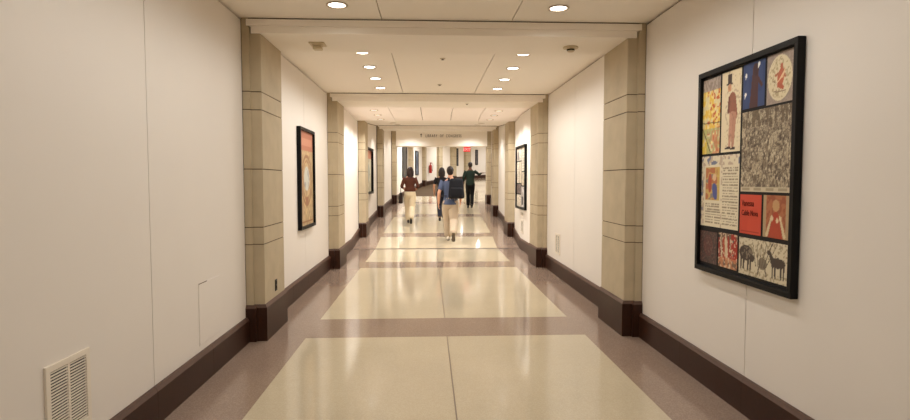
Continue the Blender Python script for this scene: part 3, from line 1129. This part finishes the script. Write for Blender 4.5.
p, d = along(LW, 2, .35)
n = Vector((d.y, -d.x, 0))
fe = thing('fire_extinguisher', 'red fire extinguisher hung on the far lobby wall between two pilasters', 'fire extinguisher', (p.x + n.x * .1, p.y + n.y * .1, zf(p.y) + .68))
bm = bmesh.new()
lathe(bm, [(0, 0), (.07, 0), (.085, .02), (.085, .40), (.07, .46), (.03, .50), (0, .50)], 24)
finish('cylinder', bm, M['red'], fe, True)
bm = bmesh.new()
lathe(bm, [(0, .49), (.028, .49), (.028, .55), (.02, .57), (0, .57)], 16)
rbox(bm, -.03, .11, -.014, .014, .57, .59, .004)
rbox(bm, -.03, .09, -.012, .012, .61, .625, .004)
rbox(bm, -.035, -.01, -.012, .012, .56, .63, .004)
finish('valve_handle', bm, M['red'], fe)
bm = bmesh.new()
loft(bm, [(.03, 0, .55), (.12, 0, .56), (.14, 0, .45), (.12, 0, .2), (.115, 0, .12)], [.011, .011, .011, .011, .02], 10)
finish('hose', bm, M['shoe_black'], fe, True)
bm = bmesh.new()
a2 = Vector((-n.x, -n.y, 0))
rbox(bm, -.02, .02, -.02, .02, .2, .42, .003)
for v in bm.verts:
    v.co += a2 * .088
finish('wall_bracket', bm, M['dark_metal'], fe)

# ------------------------------------------------------------------ people
def lerp(a, b, t): return Vector(a) * (1 - t) + Vector(b) * t

def hand(bm, wrist, fdir, palm_n, thumb_dir, s=1., curl=.5):
    """a relaxed hand: palm, four bent fingers, a thumb from the side of the palm near the wrist"""
    w, f, pn, td = Vector(wrist), Vector(fdir).normalized(), Vector(palm_n).normalized(), Vector(thumb_dir).normalized()
    loft(bm, [w - f * .02, w + f * .02 * s, w + f * .05 * s, w + f * .085 * s], [(.022 * s, .018 * s), (.034 * s, .016 * s), (.040 * s, .015 * s), (.038 * s, .013 * s)], 14, td)
    for k, (off, ln) in enumerate(((.029, .068), (.010, .078), (-.010, .072), (-.028, .056))):
        b = w + f * .082 * s + td * off * s
        pts, dirv = [b - f * .02 * s, b], f.copy()
        for j, q in enumerate((.45, .32, .25)):
            dirv = (Matrix.Rotation(-curl * (.35 + .3 * j), 3, td) @ dirv)
            if dirv.dot(pn) < f.dot(pn) - 1e-6:
                dirv = (Matrix.Rotation(2 * curl * (.35 + .3 * j), 3, td) @ dirv)
            pts.append(pts[-1] + dirv * ln * q * s)
        loft(bm, pts, [.0095 * s, .0095 * s, .0088 * s, .0082 * s, .0072 * s], 10, td)
    b = w + f * .022 * s + td * .024 * s
    loft(bm, [b - td * .012 * s, b + td * .018 * s + f * .02 * s, b + td * .028 * s + f * .05 * s + pn * .01, b + td * .024 * s + f * .072 * s + pn * .018], [.015 * s, .0125 * s, .0105 * s, .0085 * s], 10, pn)

def shoe(parent, ankle, toe, heel_lift_dir, m_up, m_sole, s=1., heel=False):
    """ankle joint and toe tip; sole plane passes from below the ankle to the toe"""
    A_, T = Vector(ankle), Vector(toe)
    f = Vector(heel_lift_dir).normalized()          # along the sole, heel to toe
    sd = Vector((1, 0, 0))
    up = sd.cross(f).normalized()
    hl = T - f * .27 * s                             # heel end
    bm = bmesh.new()
    loft(bm, [hl + f * .02 * s + up * .045 * s, hl + f * .07 * s + up * .055 * s, hl + f * .13 * s + up * .048 * s, hl + f * .19 * s + up * .036 * s, hl + f * .245 * s + up * .028 * s],
         [(.034 * s, .042 * s), (.038 * s, .052 * s), (.042 * s, .044 * s), (.046 * s, .032 * s), (.036 * s, .022 * s)], 16, sd)
    loft(bm, [hl + f * .07 * s + up * .05 * s, A_ + (A_ - (hl + f * .06 * s)).normalized() * .0], [(.038 * s, .046 * s), (.040 * s, .046 * s)], 14, sd)
    up_o = fuse('shoe', bm, m_up, parent, .008, 3)
    b2 = bmesh.new()
    loft(b2, [hl + f * .012 * s + up * .012 * s, hl + f * .08 * s + up * .012 * s, hl + f * .15 * s + up * .012 * s, hl + f * .21 * s + up * .012 * s, hl + f * .262 * s + up * .014 * s],
         [(.034 * s, .014), (.039 * s, .014), (.042 * s, .014), (.048 * s, .014), (.034 * s, .012)], 16, sd)
    if heel:
        loft(b2, [hl + f * .035 * s - up * .045, hl + f * .03 * s + up * .01], [.011, .024], 10, sd)
    so = fuse('sole', b2, m_sole, up_o, .007, 1)

def person(name, label, loc, rz, height, skin, hair_m, top_m, leg_m, J, opt):
    r = thing(name, label, 'person', loc, rz)
    k = height / 1.75
    for q in (r,):
        q.scale = (k, k, k)
    fem = opt.get('fem', False)
    bw = .92 if fem else 1.0
    hipc, ch, nk, hd = Vector(J['hip']), Vector(J['chest']), Vector(J['neck']), Vector(J['head'])
    # ---- body: one continuous skin
    bm = bmesh.new()
    loft(bm, [hipc + Vector((0, 0, -.06)), hipc + Vector((0, 0, .04)), lerp(hipc, ch, .45), lerp(hipc, ch, .8), ch, lerp(ch, nk, .55), lerp(ch, nk, .8)],
         [(.13, .10), (.15, .105), (.125 * bw, .092), (.15 * bw, .105), (.165 * bw, .105), (.135 * bw, .085), (.08, .065)], 20)
    loft(bm, [lerp(ch, nk, .6), nk, lerp(nk, hd, .6)], [.062 * bw, .056 * bw, .056 * bw], 14)
    ball(bm, hd + Vector((0, -.008, .02)), (.074, .092, .100), seg=24)
    ball(bm, hd + Vector((0, .022, -.05)), (.056, .062, .068), seg=20)
    loft(bm, [hd + Vector((0, .085, .012)), hd + Vector((0, .098, -.012)), hd + Vector((0, .100, -.028))], [.008, .011, .014], 10)      # nose
    for s in (-1, 1):
        ball(bm, hd + Vector((s * .074, -.008, -.005)), (.010, .020, .032), seg=12)                                                  # ears
        ball(bm, hd + Vector((s * .030, .070, .020)), (.024, .018, .010), seg=12)                                                    # brows
    for s, arm in ((-1, J['arm_l']), (1, J['arm_r'])):
        sh, el, wr = [Vector(q) for q in arm[:3]]
        sh = sh + Vector((-s * .014, 0, -.03))
        loft(bm, [lerp(ch, sh, .5), sh, lerp(sh, el, .5), el, lerp(el, wr, .35), wr], [.058 * bw, .050 * bw, .044 * bw, .039 * bw, .038 * bw, .026 * bw], 14)
        fd = (wr - el).normalized()
        hand(bm, wr, arm[3] if len(arm) > 3 else fd, arm[4] if len(arm) > 4 else (-s, 0, 0), arm[5] if len(arm) > 5 else (0, 1, 0), .98, arm[6] if len(arm) > 6 else .45)
    for s, leg in ((-1, J['leg_l']), (1, J['leg_r'])):
        hp, kn, an = [Vector(q) for q in leg[:3]]
        loft(bm, [hp + Vector((0, 0, .03)), lerp(hp, kn, .3), kn, lerp(kn, an, .3), an], [(.082, .088), (.078, .082), .054, .054, .036], 16)
        ft = Vector(leg[4]).normalized()
        fu = Vector((1, 0, 0)).cross(ft)
        loft(bm, [an, Vector(leg[3]) - ft * .14 + fu * .038, Vector(leg[3]) - ft * .07 + fu * .032], [.034, .024, .018], 12)
    fuse('body', bm, skin, r, .0065, 2)
    # eyes and mouth
    for s in (-1, 1):
        b = bmesh.new()
        ball(b, hd + Vector((s * .030, .079, .004)), (.013, .009, .008), seg=12)
        finish('eye', b, M['eye'], r, True)
    b = bmesh.new()
    ball(b, hd + Vector((0, .083, -.062)), (.022, .008, .007), seg=12)
    finish('mouth', b, M['lip'], r, True)
    # ---- hair
    b = bmesh.new()
    ball(b, hd + Vector((0, -.020, .035)), (.084, .094, .096), seg=24)
    ball(b, hd + Vector((0, -.052, -.005)), (.075, .058, .082), seg=20)
    if opt.get('long'):
        L = opt['long']
        loft(b, [hd + Vector((0, -.045, .06)), hd + Vector((0, -.062, -.03)), hd + Vector((0, -.07, -.10)), hd + Vector((0, -.085, -.10 - L))],
             [(.08, .05), (.095, .055), (.098, .05), (.07, .03)], 18)
        for s in (-1, 1):
            loft(b, [hd + Vector((s * .06, 0, .05)), hd + Vector((s * .084, -.01, -.03)), hd + Vector((s * .082, -.03, -.09 - L * .6))], [.03, .03, .022], 12)
    ho = fuse('hair', b, hair_m, r, .008, 2)
    # keep the face clear of hair
    # ---- top
    b = bmesh.new()
    hem = opt.get('hem', -.05)
    g = .014
    loft(b, [hipc + Vector((0, 0, hem)), hipc + Vector((0, 0, hem + .06)), lerp(hipc, ch, .45), lerp(hipc, ch, .8), ch, lerp(ch, nk, .5), lerp(ch, nk, .72)],
         [(.175 + opt.get('loose', 0), .135 + opt.get('loose', 0)), (.17, .13), (.148 * bw, .115), (.172 * bw, .122), (.185 * bw, .122), (.15 * bw, .10), (.085, .072)], 22, ck=.12)
    for s, arm in ((-1, J['arm_l']), (1, J['arm_r'])):
        sh, el, wr = [Vector(q) for q in arm[:3]]
        sh = sh + Vector((-s * .012, 0, -.025))
        sl = opt.get('sleeve', .6)
        if sl <= 1:
            loft(b, [lerp(ch, sh, .45), sh, lerp(sh, el, sl)], [.078 * bw, .070 * bw, .062 * bw], 16, ck=.3)
        else:
            loft(b, [lerp(ch, sh, .45), sh, lerp(sh, el, .5), el, lerp(el, wr, sl - 1)], [.078 * bw, .066 * bw, .058 * bw, .053 * bw, .044 * bw], 16, ck=.3)
    fuse(opt.get('top_name', 'shirt'), b, top_m, r, .0085, 9)
    # ---- trousers
    b = bmesh.new()
    wide = opt.get('wide', 1.)
    loft(b, [hipc + Vector((0, 0, -.09)), hipc + Vector((0, 0, .0)), hipc + Vector((0, 0, .09))], [(.155, .125), (.17, .128), (.152, .115)], 20)
    for leg in (J['leg_l'], J['leg_r']):
        hp, kn, an = [Vector(q) for q in leg[:3]]
        loft(b, [hp + Vector((0, 0, .02)), lerp(hp, kn, .35), kn, lerp(kn, an, .5), lerp(kn, an, .93)], [(.095, .11), (.092 * wide, .10), .074 * wide, .072 * wide, .066 * wide], 18)
    fuse('trousers', b, leg_m, r, .0085, 3)
    # ---- shoes
    for leg in (J['leg_l'], J['leg_r']):
        shoe(r, leg[2], leg[3], leg[4], opt['shoe'], opt.get('sole', opt['shoe']), 1. if not fem else .9, opt.get('heel', False))
    return r

def at(x, y): return (x, y, zf(y))

# man in blue with backpack: right foot just leaving the floor behind him, left foot ahead
JM = dict(hip=(0, 0, .93), chest=(0, .03, 1.30), neck=(0, .02, 1.49), head=(-.005, .05, 1.615),
          arm_l=((-.195, .03, 1.41), (-.262, -.03, 1.13), (-.275, .05, .885), (-.02, .15, -1), (1, 0, 0), (0, 1, .1), .5),
          arm_r=((.195, .03, 1.41), (.25, .0, 1.13), (.235, .18, .93), (0, .5, -1), (-1, 0, 0), (0, 1, .4), .5),
          leg_l=((-.085, .0, .90), (-.075, .16, .50), (-.055, .22, .10), (-.055, .385, .012), (0, 1, 0)),
          leg_r=((.085, 0, .90), (.075, -.02, .49), (.06, -.36, .21), (.065, -.27, .012), (0, .55, -.83)))
person('person', 'man in blue short-sleeved shirt and khaki trousers walking away, wearing a dark backpack', at(.52, 13.3), -.03, 1.80,
       M['skin_a'], M['hair'], M['blue_shirt'], M['khaki'], JM, dict(sleeve=.72, hem=-.07, loose=.01, shoe=M['shoe_white'], sole=M['shoe_grey'], wide=1.3))
# woman in brown
JW = dict(hip=(0, 0, .95), chest=(0, .01, 1.30), neck=(0, 0, 1.48), head=(.01, .03, 1.60),
          arm_l=((-.175, .01, 1.40), (-.245, -.05, 1.13), (-.19, .15, 1.06), (.5, 1, -.1), (.6, -.3, -.5), (.2, .1, 1), .6),
          arm_r=((.175, .01, 1.40), (.245, -.05, 1.13), (.19, .16, 1.04), (-.5, 1, -.1), (-.6, -.3, -.5), (-.2, .1, 1), .6),
          leg_l=((-.08, 0, .92), (-.07, .17, .52), (-.055, .25, .115), (-.055, .39, .014), (0, 1, -.12)),
          leg_r=((.08, 0, .92), (.055, .0, .50), (.03, -.33, .20), (.03, -.24, .014), (0, .52, -.85)))
person('person', 'woman with dark shoulder-length hair in brown blouse and cream trousers walking away', at(-.54, 16.35), .03, 1.69,
       M['skin_b'], M['hair_b'], M['brown_cloth'], M['cream_cloth'], JW, dict(fem=True, long=.10, sleeve=1.4, hem=.03, top_name='blouse', shoe=M['shoe_black'], heel=True, wide=1.28))
# dark-haired person in black, half hidden behind the man with the backpack
JB = dict(hip=(0, 0, .93), chest=(0, .02, 1.30), neck=(0, .01, 1.49), head=(.0, .04, 1.61),
          arm_l=((-.185, .02, 1.41), (-.25, -.02, 1.14), (-.245, .10, .90), (0, .3, -1), (1, 0, 0), (0, 1, .2), .5),
          arm_r=((.185, .02, 1.41), (.24, -.03, 1.14), (.24, .05, .90), (0, .2, -1), (-1, 0, 0), (0, 1, .2), .5),
          leg_l=((-.085, .0, .90), (-.075, .03, .49), (-.065, -.28, .17), (-.065, -.17, .012), (0, .66, -.75)),
          leg_r=((.085, 0, .90), (.08, .16, .50), (.07, .22, .10), (.07, .385, .012), (0, 1, 0)))
person('person', 'dark-haired person in black short-sleeved top and dark jeans, partly hidden behind backpack man', at(.40, 16.9), -.02, 1.64,
       M['skin_a'], M['hair'], M['black_cloth'], M['jeans'], JB, dict(fem=True, long=.10, sleeve=.75, hem=-.04, shoe=M['shoe_grey'], sole=M['shoe_black']))
# man in dark green with his right arm held out
JG = dict(hip=(0, 0, .93), chest=(0, .02, 1.30), neck=(0, .01, 1.49), head=(.0, .04, 1.61),
          arm_l=((-.195, .02, 1.41), (-.25, -.03, 1.16), (-.25, .08, .92), (0, .3, -1), (1, 0, 0), (0, 1, .2), .5),
          arm_r=((.195, .02, 1.41), (.33, .07, 1.27), (.46, .22, 1.33), (1, .3, .1), (0, .3, -1), (-.2, 1, .2), .35),
          leg_l=((-.085, .0, .90), (-.075, .13, .50), (-.07, .20, .10), (-.07, .365, .012), (0, 1, 0)),
          leg_r=((.085, 0, .90), (.07, .02, .49), (.05, -.15, .11), (.05, -.01, .012), (0, .95, -.3)))
person('person', 'man in dark green shirt and black trousers reaching his right arm out sideways', at(1.52, 20.4), -.02, 1.70,
       M['skin_c'], M['hair'], M['green_cloth'], M['charcoal'], JG, dict(sleeve=1.6, hem=-.06, shoe=M['shoe_black'], sole=M['shoe_black']))

# backpack on the man in blue
k = 1.80 / 1.75
bp = thing('backpack', 'dark navy backpack with front pocket on the back of the man in blue', 'backpack', at(.52, 13.3), -.03)
bp.scale = (k, k, k)
bm = bmesh.new()
rbox(bm, -.05, .315, -.32, -.115, 1.0, 1.46, .06, 4)
for v in bm.verts:
    t = (v.co.z - 1.0) / .46
    v.co.x = .1325 + (v.co.x - .1325) * (1.04 - .22 * t)
    v.co.y = -.115 + (v.co.y + .115) * (1.08 - .3 * t)
finish('main_compartment', bm, M['bag'], bp, True)
bm = bmesh.new()
rbox(bm, -.0, .265, -.375, -.29, 1.03, 1.25, .03, 4)
finish('front_pocket', bm, M['bag'], bp, True)
bm = bmesh.new()
loft(bm, [(.09, -.18, 1.43), (.10, -.18, 1.49), (.16, -.18, 1.49), (.17, -.18, 1.43)], [.009] * 4, 10)
finish('grab_handle', bm, M['bag'], bp, True)
for s in (-1, 1):
    bm = bmesh.new()
    x = .17 if s > 0 else -.04
    loft(bm, [(x * .9, -.13, 1.40), (x, -.06, 1.47), (x, .03, 1.475), (x * 1.02, .125, 1.42), (x * 1.1, .17, 1.28), (x * 1.5, .12, 1.12), (x * 1.6 if s > 0 else -.19, -.02, 1.06), (.19 if s > 0 else -.095, -.15, 1.06)], [(.026, .008)] * 8, 12)
    finish('shoulder_strap', bm, M['bag'], bp, True)

# the woman's handbag
k = 1.69 / 1.75
hb = thing('handbag', 'dark leather handbag hanging at the left hip of the woman in brown', 'handbag', at(-.54, 16.35), .03)
hb.scale = (k, k, k)
bm = bmesh.new()
rbox(bm, -.335, -.215, -.17, .15, .62, .95, .04, 4)
for v in bm.verts:
    t = (v.co.z - .62) / .33
    v.co.y = -.01 + (v.co.y + .01) * (1.08 - .25 * t)
    v.co.x = -.275 + (v.co.x + .275) * (1.1 - .45 * t)
finish('bag_body', bm, M['leather'], hb, True)
bm = bmesh.new()
loft(bm, [(-.275, -.12, .92), (-.275, -.10, 1.04), (-.27, .0, 1.13), (-.275, .09, 1.06), (-.275, .10, .92)], [.009] * 5, 10)
finish('bag_handle', bm, M['leather'], hb, True)
